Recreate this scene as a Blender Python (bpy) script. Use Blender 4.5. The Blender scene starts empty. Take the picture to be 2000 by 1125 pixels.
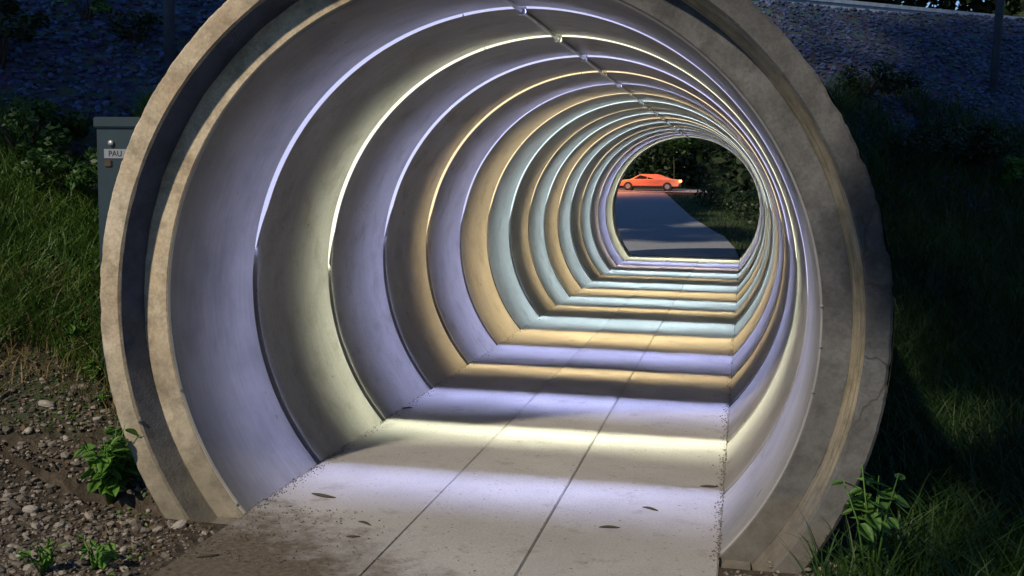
import bpy, bmesh, math, random
import numpy as np
from mathutils import Vector, Matrix

scene = bpy.context.scene
COL = scene.collection
rad = math.radians
rng = np.random.default_rng(7)
random.seed(7)

# ------------------------------------------------------------------ camera
AX = 0.995                      # height of the tunnel axis above the tunnel floor
def make_camera():
    yaw, pit, rol = 0.20900, 0.10204, -0.01473
    c, s = math.cos(yaw), math.sin(yaw)
    cp, sp = math.cos(pit), math.sin(pit)
    cr, sr = math.cos(rol), math.sin(rol)
    r0 = Vector((c, s, 0)); fwd = Vector((-s*cp, c*cp, -sp)); u0 = Vector((-s*sp, c*sp, cp))
    R = r0*cr - u0*sr; U = r0*sr + u0*cr
    cam = bpy.data.cameras.new('camera')
    cam.sensor_width = 36; cam.lens = 2111.27/2000*36
    cam.clip_start = 0.05; cam.clip_end = 2000
    o = bpy.data.objects.new('camera', cam); COL.objects.link(o)
    m = Matrix((R, U, -fwd)).transposed().to_4x4()
    m.translation = Vector((1.16466, -4.52191, 0.62265 + AX))
    o.matrix_world = m
    scene.camera = o
make_camera()

# ------------------------------------------------------------------ world, sun, exposure
SUN_AZ, SUN_EL = 22.0, 38.0     # the light travels towards +y and a little +x, downwards
d_sun = Vector((math.sin(rad(SUN_AZ))*math.cos(rad(SUN_EL)), math.cos(rad(SUN_AZ))*math.cos(rad(SUN_EL)), -math.sin(rad(SUN_EL))))
world = bpy.data.worlds.new("World"); scene.world = world
world.use_nodes = True
wn = world.node_tree.nodes; wl = world.node_tree.links
wn.clear()
sky = wn.new('ShaderNodeTexSky'); sky.sky_type = 'NISHITA'; sky.sun_disc = False
sky.sun_elevation = rad(SUN_EL); sky.sun_rotation = rad(180 + SUN_AZ)
sky.air_density = 1.0; sky.dust_density = 0.0; sky.ozone_density = 8.0
bg = wn.new('ShaderNodeBackground'); bg.inputs['Strength'].default_value = 0.062
wo = wn.new('ShaderNodeOutputWorld')
wl.new(sky.outputs[0], bg.inputs['Color']); wl.new(bg.outputs[0], wo.inputs['Surface'])

sl = bpy.data.lights.new('sun', 'SUN'); sl.energy = 2.1; sl.angle = rad(2.0); sl.color = (1.0, 0.85, 0.63)  # warm sun standing in for a nearby street lamp
so = bpy.data.objects.new('sun', sl); COL.objects.link(so)
so.rotation_euler = d_sun.to_track_quat('-Z', 'Y').to_euler(); so.location = (-6, -14, 14)

scene.view_settings.view_transform = 'Standard'; scene.view_settings.look = 'None'
scene.view_settings.exposure = 0.8; scene.view_settings.gamma = 1.0
scene.cycles.use_denoising = True
scene.cycles.max_bounces = 8; scene.cycles.diffuse_bounces = 5
scene.cycles.sample_clamp_indirect = 6.0
scene.cycles.caustics_reflective = False; scene.cycles.caustics_refractive = False

# ------------------------------------------------------------------ helpers
def tag(o, label=None, cat=None, group=None, kind=None):
    if label: o['label'] = label
    if cat: o['category'] = cat
    if group: o['group'] = group
    if kind: o['kind'] = kind
    return o

def link(name, me, mat=None, parent=None):
    o = bpy.data.objects.new(name, me); COL.objects.link(o)
    if mat is not None:
        for m in (mat if isinstance(mat, (list, tuple)) else [mat]): me.materials.append(m)
    if parent is not None: o.parent = parent
    return o

def empty(name, loc=(0, 0, 0)):
    o = bpy.data.objects.new(name, None); COL.objects.link(o); o.location = loc
    o.empty_display_size = 0.1
    return o

def mesh_np(name, V, F, smooth=False, mat_idx=None):
    """V (n,3), F (m,k) all faces with k corners"""
    V = np.asarray(V, np.float32); F = np.asarray(F, np.int32)
    me = bpy.data.meshes.new(name)
    me.vertices.add(len(V)); me.vertices.foreach_set('co', V.ravel())
    k = F.shape[1]
    me.loops.add(F.size); me.loops.foreach_set('vertex_index', F.ravel())
    me.polygons.add(len(F))
    me.polygons.foreach_set('loop_start', np.arange(0, F.size, k, dtype=np.int32))
    me.polygons.foreach_set('loop_total', np.full(len(F), k, np.int32))
    me.polygons.foreach_set('use_smooth', np.full(len(F), smooth, bool))
    if mat_idx is not None: me.polygons.foreach_set('material_index', np.asarray(mat_idx, np.int32))
    me.update(calc_edges=True); me.validate()
    return me

class MB:
    """collects quads"""
    def __init__(s): s.v = []; s.f = []
    def quad(s, a, b, c, d):
        i = len(s.v); s.v += [a, b, c, d]; s.f.append((i, i+1, i+2, i+3))
    def box(s, x0, x1, y0, y1, z0, z1):
        i = len(s.v)
        s.v += [(x0,y0,z0),(x1,y0,z0),(x1,y1,z0),(x0,y1,z0),(x0,y0,z1),(x1,y0,z1),(x1,y1,z1),(x0,y1,z1)]
        for q in ((0,3,2,1),(4,5,6,7),(0,1,5,4),(1,2,6,5),(2,3,7,6),(3,0,4,7)): s.f.append(tuple(i+k for k in q))
    def tube(s, pts, rs, n=8):
        pts = [Vector(p) for p in pts]; base = len(s.v)
        for i, p in enumerate(pts):
            t = (pts[min(i+1, len(pts)-1)] - pts[max(i-1, 0)]).normalized()
            a = t.cross(Vector((0.13, 0.31, 0.94)) if abs(t.z) < .9 else Vector((1, 0, 0))).normalized(); b = t.cross(a)
            for k in range(n):
                w = 2*math.pi*k/n
                s.v.append(tuple(p + (a*math.cos(w) + b*math.sin(w))*rs[i]))
        for i in range(len(pts)-1):
            for k in range(n):
                k2 = (k+1) % n
                s.f.append((base+i*n+k, base+i*n+k2, base+(i+1)*n+k2, base+(i+1)*n+k))
        for e, i in ((0, 0), (1, len(pts)-1)):
            c = len(s.v); s.v.append(tuple(pts[i]))
            for k in range(0, n, 2):
                a_, b_, c_ = base+i*n+k, base+i*n+(k+1) % n, base+i*n+(k+2) % n
                s.f.append((c, a_, b_, c_) if e else (c, c_, b_, a_))
    def mesh(s, name, smooth=False, bevel=0.0):
        me = mesh_np(name, s.v, s.f, smooth)
        if bevel:
            bm = bmesh.new(); bm.from_mesh(me)
            es = [e for e in bm.edges if len(e.link_faces) == 2 and e.calc_face_angle(0) > .5]
            bmesh.ops.bevel(bm, geom=es, offset=bevel, segments=2, affect='EDGES')
            bm.to_mesh(me); bm.free()
        return me

# ------------------------------------------------------------------ materials
def new_mat(name):
    m = bpy.data.materials.new(name); m.use_nodes = True
    return m, m.node_tree.nodes, m.node_tree.links, m.node_tree.nodes['Principled BSDF']

def noise(n, l, vec, scale, detail=4, rough=.55):
    t = n.new('ShaderNodeTexNoise'); t.inputs['Scale'].default_value = scale
    t.inputs['Detail'].default_value = detail; t.inputs['Roughness'].default_value = rough
    if vec is not None: l.new(vec, t.inputs['Vector'])
    return t
def ramp(n, l, src, stops):
    r = n.new('ShaderNodeValToRGB')
    e = r.color_ramp.elements
    while len(e) < len(stops): e.new(.5)
    for q, (p, c) in zip(e, stops):
        q.position = p; q.color = (c, c, c, 1) if isinstance(c, (int, float)) else (*c, 1)
    l.new(src, r.inputs[0]); return r
def mix(n, l, fac, a, b, mode='MIX'):
    x = n.new('ShaderNodeMix'); x.data_type = 'RGBA'; x.blend_type = mode
    for s, k in ((fac, 0), (a, 6), (b, 7)):
        if isinstance(s, (int, float)): x.inputs[k].default_value = s
        elif isinstance(s, tuple): x.inputs[k].default_value = (*s, 1)
        else: l.new(s, x.inputs[k])
    return x.outputs[2]
def math_(n, l, op, a, b=None, clamp=False):
    x = n.new('ShaderNodeMath'); x.operation = op; x.use_clamp = clamp
    for s, k in ((a, 0), (b, 1)):
        if s is None: continue
        if isinstance(s, (int, float)): x.inputs[k].default_value = s
        else: l.new(s, x.inputs[k])
    return x.outputs[0]
def bump(n, l, h, strength, dist, bsdf):
    b = n.new('ShaderNodeBump'); b.inputs['Strength'].default_value = strength; b.inputs['Distance'].default_value = dist
    l.new(h, b.inputs['Height']); l.new(b.outputs[0], bsdf.inputs['Normal'])
def mapping(n, l, src, scale=(1, 1, 1), loc=(0, 0, 0)):
    m = n.new('ShaderNodeMapping'); m.inputs['Scale'].default_value = scale; m.inputs['Location'].default_value = loc
    l.new(src, m.inputs[0]); return m.outputs[0]
def objco(n): return n.new('ShaderNodeTexCoord').outputs['Object']

def simple(name, col, rough=.6, metal=0.0, var=.25, scale=12.0):
    m, n, l, b = new_mat(name)
    co = objco(n)
    t = noise(n, l, co, scale)
    r = ramp(n, l, t.outputs[0], [(.3, tuple(c*(1-var) for c in col)), (.7, tuple(min(1, c*(1+var)) for c in col))])
    l.new(r.outputs[0], b.inputs['Base Color'])
    b.inputs['Roughness'].default_value = rough; b.inputs['Metallic'].default_value = metal
    return m

def emit(name, col, strength, front=True):
    m = bpy.data.materials.new(name); m.use_nodes = True
    n = m.node_tree.nodes; l = m.node_tree.links; n.clear()
    e = n.new('ShaderNodeEmission'); e.inputs[0].default_value = (*col, 1); e.inputs[1].default_value = strength
    o = n.new('ShaderNodeOutputMaterial'); l.new(e.outputs[0], o.inputs[0])
    if front: m.cycles.emission_sampling = 'FRONT'
    return m

def concrete_pipe_mat():
    m, n, l, b = new_mat('pipe_concrete')
    co = objco(n)
    big = noise(n, l, co, 1.3, 5, .6)
    fine = noise(n, l, co, 60, 3, .6)
    ringv = mapping(n, l, co, (1.2, 16, 1.2))           # faint hoop-wise casting lines
    hoop = noise(n, l, ringv, 2.2, 4, .6)
    blot = noise(n, l, mapping(n, l, co, (1, 1, 1), (5, 3, 1)), 4.5, 6, .65)
    base = ramp(n, l, big.outputs[0], [(.3, (.195, .19, .19)), (.7, (.30, .295, .295))]).outputs[0]
    h = ramp(n, l, hoop.outputs[0], [(.35, .93), (.65, 1.03)]).outputs[0]
    c = mix(n, l, .8, base, h, 'MULTIPLY')
    f = ramp(n, l, fine.outputs[0], [(.35, .88), (.65, 1.06)]).outputs[0]
    c = mix(n, l, .7, c, f, 'MULTIPLY')
    st = ramp(n, l, blot.outputs[0], [(.51, 0.0), (.68, .5)]).outputs[0]
    c = mix(n, l, st, c, (.125, .115, .10))
    sp = noise(n, l, co, 11, 2, .5)
    c = mix(n, l, ramp(n, l, sp.outputs[0], [(.74, 0.0), (.78, .7)]).outputs[0], c, (.07, .06, .055))
    l.new(c, b.inputs['Base Color']); b.inputs['Roughness'].default_value = .82
    hsum = math_(n, l, 'ADD', math_(n, l, 'MULTIPLY', fine.outputs[0], .4), hoop.outputs[0])
    bump(n, l, hsum, .25, .006, b)
    return m

def mouth_mat():
    """weathered concrete of the exposed pipe end: ochre stain, cracks, side shading in the colour"""
    m, n, l, b = new_mat('weathered_shaded_mouth_concrete')
    co = objco(n)
    sep = n.new('ShaderNodeSeparateXYZ'); l.new(co, sep.inputs[0])
    X, Y, Z = sep.outputs
    med = noise(n, l, co, 3.2, 6, .65); fine = noise(n, l, co, 70, 3, .6); big = noise(n, l, co, .9, 3)
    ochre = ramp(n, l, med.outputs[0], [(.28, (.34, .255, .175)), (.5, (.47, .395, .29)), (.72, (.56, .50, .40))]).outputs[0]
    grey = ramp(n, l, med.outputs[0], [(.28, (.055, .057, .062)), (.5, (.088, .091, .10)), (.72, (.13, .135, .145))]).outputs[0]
    # tan to grey across the ring: lamp falloff painted into the colour
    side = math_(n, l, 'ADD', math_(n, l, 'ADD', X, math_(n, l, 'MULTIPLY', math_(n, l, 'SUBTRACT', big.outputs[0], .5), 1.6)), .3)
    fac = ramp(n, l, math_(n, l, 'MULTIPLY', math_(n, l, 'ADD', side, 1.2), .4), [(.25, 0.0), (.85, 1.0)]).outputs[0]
    # only the outer rim gets the painted dimming; the smooth bore stays mid grey
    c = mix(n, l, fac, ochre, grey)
    f = ramp(n, l, fine.outputs[0], [(.3, .72), (.7, 1.1)]).outputs[0]
    c = mix(n, l, .8, c, f, 'MULTIPLY')
    # radius: bore keeps the interior concrete
    r2 = n.new('ShaderNodeVectorMath'); r2.operation = 'LENGTH'
    cx = n.new('ShaderNodeCombineXYZ'); l.new(X, cx.inputs[0]); l.new(Z, cx.inputs[2]); l.new(cx.outputs[0], r2.inputs[0])
    R = r2.outputs['Value']
    bore = ramp(n, l, R, [(.0, 1.0), (1.0, 1.0)])
    inb = math_(n, l, 'LESS_THAN', R, 1.508)
    hoopn = noise(n, l, mapping(n, l, co, (1.2, 16, 1.2)), 2.2, 4, .6)
    cl = noise(n, l, co, 1.7, 6, .62)
    borec = mix(n, l, .85, ramp(n, l, cl.outputs[0], [(.32, (.175, .172, .172)), (.68, (.30, .295, .295))]).outputs[0], ramp(n, l, hoopn.outputs[0], [(.3, .88), (.7, 1.05)]).outputs[0], 'MULTIPLY')
    sp = noise(n, l, co, 9, 2, .5)
    borec = mix(n, l, ramp(n, l, sp.outputs[0], [(.73, 0.0), (.77, .6)]).outputs[0], borec, (.06, .055, .05))
    c = mix(n, l, inb, c, borec)
    # socket surface: ochre deposit on its inner lip
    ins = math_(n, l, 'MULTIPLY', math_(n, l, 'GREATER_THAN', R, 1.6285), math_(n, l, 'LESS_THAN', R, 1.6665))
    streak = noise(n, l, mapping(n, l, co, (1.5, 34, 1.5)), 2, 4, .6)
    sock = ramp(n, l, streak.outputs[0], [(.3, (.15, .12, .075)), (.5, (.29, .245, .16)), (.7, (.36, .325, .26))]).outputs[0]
    sock = mix(n, l, fac, (.055, .075, .125), sock)  # left side navy: shade and blue sky light painted in
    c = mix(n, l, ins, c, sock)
    zl = math_(n, l, 'ADD', Z, math_(n, l, 'MULTIPLY', math_(n, l, 'SUBTRACT', med.outputs[0], .5), 1.6))
    low = ramp(n, l, math_(n, l, 'MULTIPLY', math_(n, l, 'ADD', zl, 1.2), .5), [(.10, .85), (.62, 0.0)]).outputs[0]
    onface = math_(n, l, 'GREATER_THAN', R, 1.51)
    c = mix(n, l, math_(n, l, 'MULTIPLY', low, onface), c, mix(n, l, fac, ramp(n, l, big.outputs[0], [(.35, (.17, .16, .12)), (.65, (.24, .225, .19))]).outputs[0], (.11, .11, .11)))
    blo = noise(n, l, mapping(n, l, co, (1, 1, 1), (2, 9, 4)), 9, 6, .7)
    c = mix(n, l, math_(n, l, 'MULTIPLY', onface, .9), c, ramp(n, l, blo.outputs[0], [(.36, .62), (.56, 1.08)]).outputs[0], 'MULTIPLY')
    # crack repair on the rim
    vor = n.new('ShaderNodeTexVoronoi'); vor.feature = 'DISTANCE_TO_EDGE'; vor.inputs['Scale'].default_value = 3.4
    dist = n.new('ShaderNodeVectorMath'); dist.operation = 'DISTANCE'
    l.new(co, dist.inputs[0]); dist.inputs[1].default_value = (1.70, 0, .12)
    wob = noise(n, l, co, 5, 3)
    vadd = n.new('ShaderNodeVectorMath'); vadd.operation = 'ADD'
    vs = n.new('ShaderNodeVectorMath'); vs.operation = 'SCALE'; vs.inputs['Scale'].default_value = .25
    l.new(wob.outputs['Color'], vs.inputs[0]); l.new(co, vadd.inputs[0]); l.new(vs.outputs[0], vadd.inputs[1])
    l.new(vadd.outputs[0], vor.inputs['Vector'])
    near = ramp(n, l, dist.outputs['Value'], [(.42, 1.0), (.62, 0.0)]).outputs[0]
    edge = ramp(n, l, vor.outputs['Distance'], [(.008, 1.0), (.035, 0.0)]).outputs[0]
    outer = math_(n, l, 'GREATER_THAN', R, 1.668)
    ck = math_(n, l, 'MULTIPLY', math_(n, l, 'MULTIPLY', near, edge), outer)
    c = mix(n, l, math_(n, l, 'MULTIPLY', ck, .85), c, (.05, .045, .04))
    # mud splash close to the ground
    mud = ramp(n, l, math_(n, l, 'ADD', math_(n, l, 'ADD', Z, AX), math_(n, l, 'MULTIPLY', med.outputs[0], -.5)), [(-.1, 1.0), (.04, 0.0)]).outputs[0]
    c = mix(n, l, math_(n, l, 'MULTIPLY', math_(n, l, 'MULTIPLY', mud, onface), .3), c, (.13, .105, .07))
    l.new(c, b.inputs['Base Color']); b.inputs['Roughness'].default_value = .88
    hs = math_(n, l, 'ADD', math_(n, l, 'MULTIPLY', fine.outputs[0], .5), med.outputs[0])
    bump(n, l, hs, .5, .01, b)
    return m

def floor_mat():
    m, n, l, b = new_mat('floor_concrete')
    co = objco(n)
    sep = n.new('ShaderNodeSeparateXYZ'); l.new(co, sep.inputs[0]); X, Y, Z = sep.outputs
    big = noise(n, l, co, 1.1, 5, .6); fine = noise(n, l, co, 90, 3, .6); spk = noise(n, l, co, 38, 2, .5); blot = noise(n, l, co, 5, 6, .7)
    c = ramp(n, l, big.outputs[0], [(.3, (.285, .285, .29)), (.7, (.39, .39, .395))]).outputs[0]
    isl = n.new('ShaderNodeNewGeometry')
    c = mix(n, l, 1.0, c, ramp(n, l, isl.outputs['Random Per Island'], [(0, .86), (1, 1.08)]).outputs[0], 'MULTIPLY')
    c = mix(n, l, .8, c, ramp(n, l, fine.outputs[0], [(.3, .78), (.7, 1.12)]).outputs[0], 'MULTIPLY')
    c = mix(n, l, ramp(n, l, spk.outputs[0], [(.66, 0.0), (.73, .75)]).outputs[0], c, (.12, .10, .08))
    c = mix(n, l, ramp(n, l, blot.outputs[0], [(.56, 0.0), (.74, .6)]).outputs[0], c, (.15, .13, .105))
    # earth trodden in over the near left corner
    s = math_(n, l, 'ADD', math_(n, l, 'MULTIPLY', X, -.62), math_(n, l, 'MULTIPLY', Y, -.9))
    s = math_(n, l, 'ADD', s, math_(n, l, 'MULTIPLY', math_(n, l, 'SUBTRACT', blot.outputs[0], .5), 1.5))
    s = math_(n, l, 'ADD', s, math_(n, l, 'MULTIPLY', math_(n, l, 'SUBTRACT', noise(n, l, co, 22, 4, .7).outputs[0], .5), .5))
    dirt = ramp(n, l, s, [(.22, 0.0), (.75, .95)]).outputs[0]
    c = mix(n, l, dirt, c, ramp(n, l, spk.outputs[0], [(.3, (.05, .038, .024)), (.7, (.13, .105, .075))]).outputs[0])
    # dirt along the edges by the wall
    ax = math_(n, l, 'ADD', math_(n, l, 'ABSOLUTE', X), math_(n, l, 'MULTIPLY', math_(n, l, 'SUBTRACT', blot.outputs[0], .5), .16))
    c = mix(n, l, ramp(n, l, ax, [(1.075, 0.0), (1.12, .7)]).outputs[0], c, (.10, .085, .065))
    l.new(c, b.inputs['Base Color']); b.inputs['Roughness'].default_value = .85
    bump(n, l, math_(n, l, 'ADD', fine.outputs[0], math_(n, l, 'MULTIPLY', blot.outputs[0], .8)), .3, .006, b)
    return m

def ground_mat():
    m, n, l, b = new_mat('ground_soil_and_ballast')
    co = objco(n)
    sep = n.new('ShaderNodeSeparateXYZ'); l.new(co, sep.inputs[0]); X, Y, Z = sep.outputs
    big = noise(n, l, co, 1.0, 4, .6); med = noise(n, l, co, 9, 5, .7)
    vor = n.new('ShaderNodeTexVoronoi'); vor.inputs['Scale'].default_value = 15; l.new(co, vor.inputs['Vector'])
    soil = ramp(n, l, med.outputs[0], [(.3, (.022, .016, .010)), (.55, (.055, .042, .028)), (.75, (.11, .09, .065))]).outputs[0]
    green = ramp(n, l, med.outputs[0], [(.3, (.015, .03, .01)), (.7, (.05, .06, .025))]).outputs[0]
    stone = mix(n, l, 1.0, ramp(n, l, med.outputs[0], [(.3, .35), (.7, 1.0)]).outputs[0], (.10, .13, .20), 'MULTIPLY')  # blue sky tint put into the stone colour
    stone = mix(n, l, .75, stone, vor.outputs['Color'], 'MULTIPLY')
    zz = math_(n, l, 'ADD', Z, math_(n, l, 'MULTIPLY', math_(n, l, 'SUBTRACT', big.outputs[0], .5), 1.0))
    # in front: soil, then green bank, then ballast high up (only on the embankment)
    front = math_(n, l, 'LESS_THAN', Y, 40)
    g = ramp(n, l, math_(n, l, 'DIVIDE', zz, 5.0), [(.07, 0.0), (.12, 1.0)]).outputs[0]
    st = ramp(n, l, math_(n, l, 'DIVIDE', zz, 5.0), [(.36, 0.0), (.44, 1.0)]).outputs[0]
    far = math_(n, l, 'GREATER_THAN', math_(n, l, 'SUBTRACT', Y, math_(n, l, 'MULTIPLY', X, .7)), 14.5)
    side = math_(n, l, 'GREATER_THAN', X, 1.45)
    g = math_(n, l, 'MAXIMUM', g, math_(n, l, 'MAXIMUM', far, side))
    c = mix(n, l, g, soil, green)
    c = mix(n, l, math_(n, l, 'MULTIPLY', st, front), c, stone)
    l.new(c, b.inputs['Base Color']); b.inputs['Roughness'].default_value = .95
    hh = math_(n, l, 'ADD', med.outputs[0], math_(n, l, 'MULTIPLY', vor.outputs['Distance'], .8))
    bump(n, l, hh, .8, .05, b)
    return m

def leaf_mat(name, lo, hi, trans=.35, scale=3.0):
    m, n, l, b = new_mat(name)
    co = objco(n)
    t = noise(n, l, co, scale, 3); t2 = noise(n, l, co, scale*9, 2)
    f = math_(n, l, 'ADD', math_(n, l, 'MULTIPLY', t.outputs[0], .55), math_(n, l, 'MULTIPLY', t2.outputs[0], .45))
    c = ramp(n, l, f, [(.36, lo), (.64, hi)]).outputs[0]
    l.new(c, b.inputs['Base Color']); b.inputs['Roughness'].default_value = .55
    tr = n.new('ShaderNodeBsdfTranslucent'); l.new(c, tr.inputs[0])
    ms = n.new('ShaderNodeMixShader'); ms.inputs[0].default_value = trans
    out = n['Material Output']
    l.new(b.outputs[0], ms.inputs[1]); l.new(tr.outputs[0], ms.inputs[2]); l.new(ms.outputs[0], out.inputs[0])
    return m

def stone_mat(name, lo, hi):
    m, n, l, b = new_mat(name)
    geo = n.new('ShaderNodeNewGeometry')
    co = objco(n)
    t = noise(n, l, co, 25, 3)
    r = ramp(n, l, geo.outputs['Random Per Island'], [(0, lo), (.55, tuple((a+c)/2 for a, c in zip(lo, hi))), (1, hi)]).outputs[0]
    c = mix(n, l, .6, r, ramp(n, l, t.outputs[0], [(.3, .6), (.7, 1.15)]).outputs[0], 'MULTIPLY')
    l.new(c, b.inputs['Base Color']); b.inputs['Roughness'].default_value = .85
    return m

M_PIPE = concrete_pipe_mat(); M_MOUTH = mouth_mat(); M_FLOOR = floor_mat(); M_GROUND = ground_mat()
M_SLOT = simple('slot_lining', (.05, .05, .055), .8)
M_METAL = simple('galvanised_metal', (.40, .41, .43), .45, .7)
M_DARK = simple('dark_debris', (.05, .04, .03), .9)
M_ASPH = simple('asphalt', (.25, .265, .30), .75, 0, .2, 6)
M_BARK = simple('bark', (.06, .045, .03), .9, 0, .4, 8)
M_STONE = stone_mat('gravel_stone', (.04, .032, .024), (.26, .232, .20))
M_ROCK = stone_mat('pale_rock', (.22, .20, .18), (.46, .43, .39))
M_BALLAST = stone_mat('ballast_stone', (.017, .028, .06), (.085, .13, .27))  # blue of the sky light mixed into the stone colour
M_LEAF_DARK = leaf_mat('dark_foliage', (.006, .016, .005), (.024, .052, .013), .25, 1.2)  # darkened so trees reached by the sun still look unlit
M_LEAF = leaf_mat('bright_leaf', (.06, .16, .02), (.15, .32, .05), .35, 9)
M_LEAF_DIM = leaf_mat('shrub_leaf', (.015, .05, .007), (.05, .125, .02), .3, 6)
M_VINE = leaf_mat('vine_leaf', (.05, .14, .02), (.12, .26, .05), .3, 9)
M_GRASS_SUN = leaf_mat('lit_grass_blade', (.026, .078, .007), (.105, .19, .026), .3, 1.6)  # lighter grass copy, sunlight painted in for the left bank
M_GRASS = leaf_mat('shaded_grass_blade', (.008, .033, .004), (.042, .098, .013), .3, 1.6)  # darker grass copy, shade painted in for right bank and verge
M_STRAW = leaf_mat('dry_grass', (.12, .085, .035), (.28, .21, .10), .3, 3)

# ------------------------------------------------------------------ terrain height
def sstep(a, b, x):
    t = np.clip((x-a)/(b-a), 0, 1); return t*t*(3-2*t)
CREST = 3.72
def hgt(x, y):
    x = np.asarray(x, float); y = np.asarray(y, float)
    xs = 8.0*np.tanh(x/8.0)
    u = (y - (1.25 + .70*xs))*.82
    up = .70*(u + np.sqrt(u*u + .16))/2
    ub = 13.0 - u
    dn = .70*(ub + np.sqrt(ub*ub + .16))/2
    k = .05
    z = np.minimum(np.minimum(up, dn), CREST)
    z = z + np.where(z > .3, .035*np.sin(x*2.3+y*1.1)*np.sin(y*2.9-x*.7), 0)*np.clip((CREST-z)/.5, 0, 1)
    # left of the mouth the earth rises a little; level along the path
    px = np.where(y < 30, np.where(y > 0, -.35, -.0), -.35-.095*(np.maximum(y, 30)-30))
    lev = sstep(1.25, 2.6, np.abs(x-px))
    outside = (y < -.0) | (y > 18.2)
    z = np.where(outside, z*lev, z)
    z = z + .0182*np.maximum(0, y-30)
    # shallow hollows
    z = z + .03*np.sin(1.7*x+.5)*np.cos(1.3*y)*lev*(y < 20) - .012
    return z

def axis_vals(lo, hi, step, ext, n):
    core = np.arange(lo, hi+1e-6, step)
    g = np.geomspace(step, ext, n)
    return np.concatenate([(lo-np.cumsum(g))[::-1], core, hi+np.cumsum(g)])
def make_ground():
    xs = axis_vals(-9, 11, .1, 60, 26); ys = axis_vals(-6, 22, .1, 60, 26)
    Xg, Yg = np.meshgrid(xs, ys, indexing='ij')
    Zg = hgt(Xg, Yg)
    V = np.stack([Xg, Yg, Zg], -1).reshape(-1, 3)
    nx, ny = len(xs), len(ys)
    i, j = np.meshgrid(np.arange(nx-1), np.arange(ny-1), indexing='ij')
    a = (i*ny+j).ravel()
    F = np.stack([a, a+ny, a+ny+1, a+1], 1)
    c = V[F].mean(1)
    inside = (np.hypot(c[:, 0], c[:, 2]-AX) < 1.72) & (c[:, 1] > .02) & (c[:, 1] < 18.55)
    slab = (np.abs(c[:, 0]) < 1.02) & (c[:, 1] > -3.4) & (c[:, 1] <= .05)
    F = F[~(inside | slab)]
    me = mesh_np('ground', V, F, True)
    tag(link('ground', me, M_GROUND), kind='structure')
make_ground()

# ------------------------------------------------------------------ tunnel of precast pipes
R0, RO = 1.5, 1.776
Y1, SP, YEND = 1.1196, 1.1279, 18.587
NJ = 16
JOINTS = [Y1 + SP*k for k in range(NJ)]
#           colour, slot width (how far the light reaches), strength, arc ends (deg, right and left)
VIO, PALE, ORA, CYA, PNK = (.54, .57, 1.0), (1.0, 1.0, .68), (1.0, .74, .36), (.74, .95, 1.0), (1.0, .80, .74)
STRIPS = [(VIO, .024, .52, -6, 172), (PALE, .0185, 1.12, -2, 179), (VIO, .025, .78, 0, 174), (ORA, .0165, 1.0, 4, 176),
          (VIO, .026, .85, 6, 177), (ORA, .028, 1.0, 2, 175), (CYA, .028, .9, 4, 178), (ORA, .016, 1.0, 0, 176),
          (CYA, .026, .95, 3, 174), (ORA, .026, 1.0, 5, 177), (CYA, .027, 1.0, 2, 176), (ORA, .013, 1.0, 4, 175),
          (CYA, .026, 1.0, 2, 176), (PNK, .016, 1.0, 4, 177), (VIO, .028, 1.1, 3, 176), (PALE, .028, 1.1, 2, 176)]
SLOT = .046
L_TAPE = 2700.0
L_DIFF = .78
NAMES = {VIO: 'violet', PALE: 'pale yellow', ORA: 'orange', CYA: 'icy blue', PNK: 'pinkish'}
ORD = ['first', 'second', 'third', 'fourth', 'fifth', 'sixth', 'seventh', 'eighth', 'ninth', 'tenth', 'eleventh', 'twelfth',
       'thirteenth', 'fourteenth', 'fifteenth', 'sixteenth', 'seventeenth']

def lathe(profile, nseg=144, a0=0.0, a1=360.0, jitter=None):
    """profile: list of (y, r) polyline; each leg keeps its own vertices so corners stay crisp"""
    full = abs(a1-a0-360) < 1e-6
    na = nseg if full else nseg+1
    th = np.radians(np.linspace(a0, a1, nseg+1)[:na])
    V = []; F = []
    for (ya, ra), (yb, rb) in zip(profile[:-1], profile[1:]):
        base = sum(len(v) for v in V)
        for (y, r) in ((ya, ra), (yb, rb)):
            rr = np.full(na, r); yy = np.full(na, y)
            if jitter is not None: rr, yy = jitter(th, rr, yy)
            V.append(np.stack([rr*np.cos(th), yy, rr*np.sin(th)], 1))
        k = np.arange(nseg); k2 = (k+1) % na
        F.append(np.stack([base+k, base+na+k, base+na+k2, base+k2], 1))
    return np.concatenate(V), np.concatenate(F)

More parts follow.
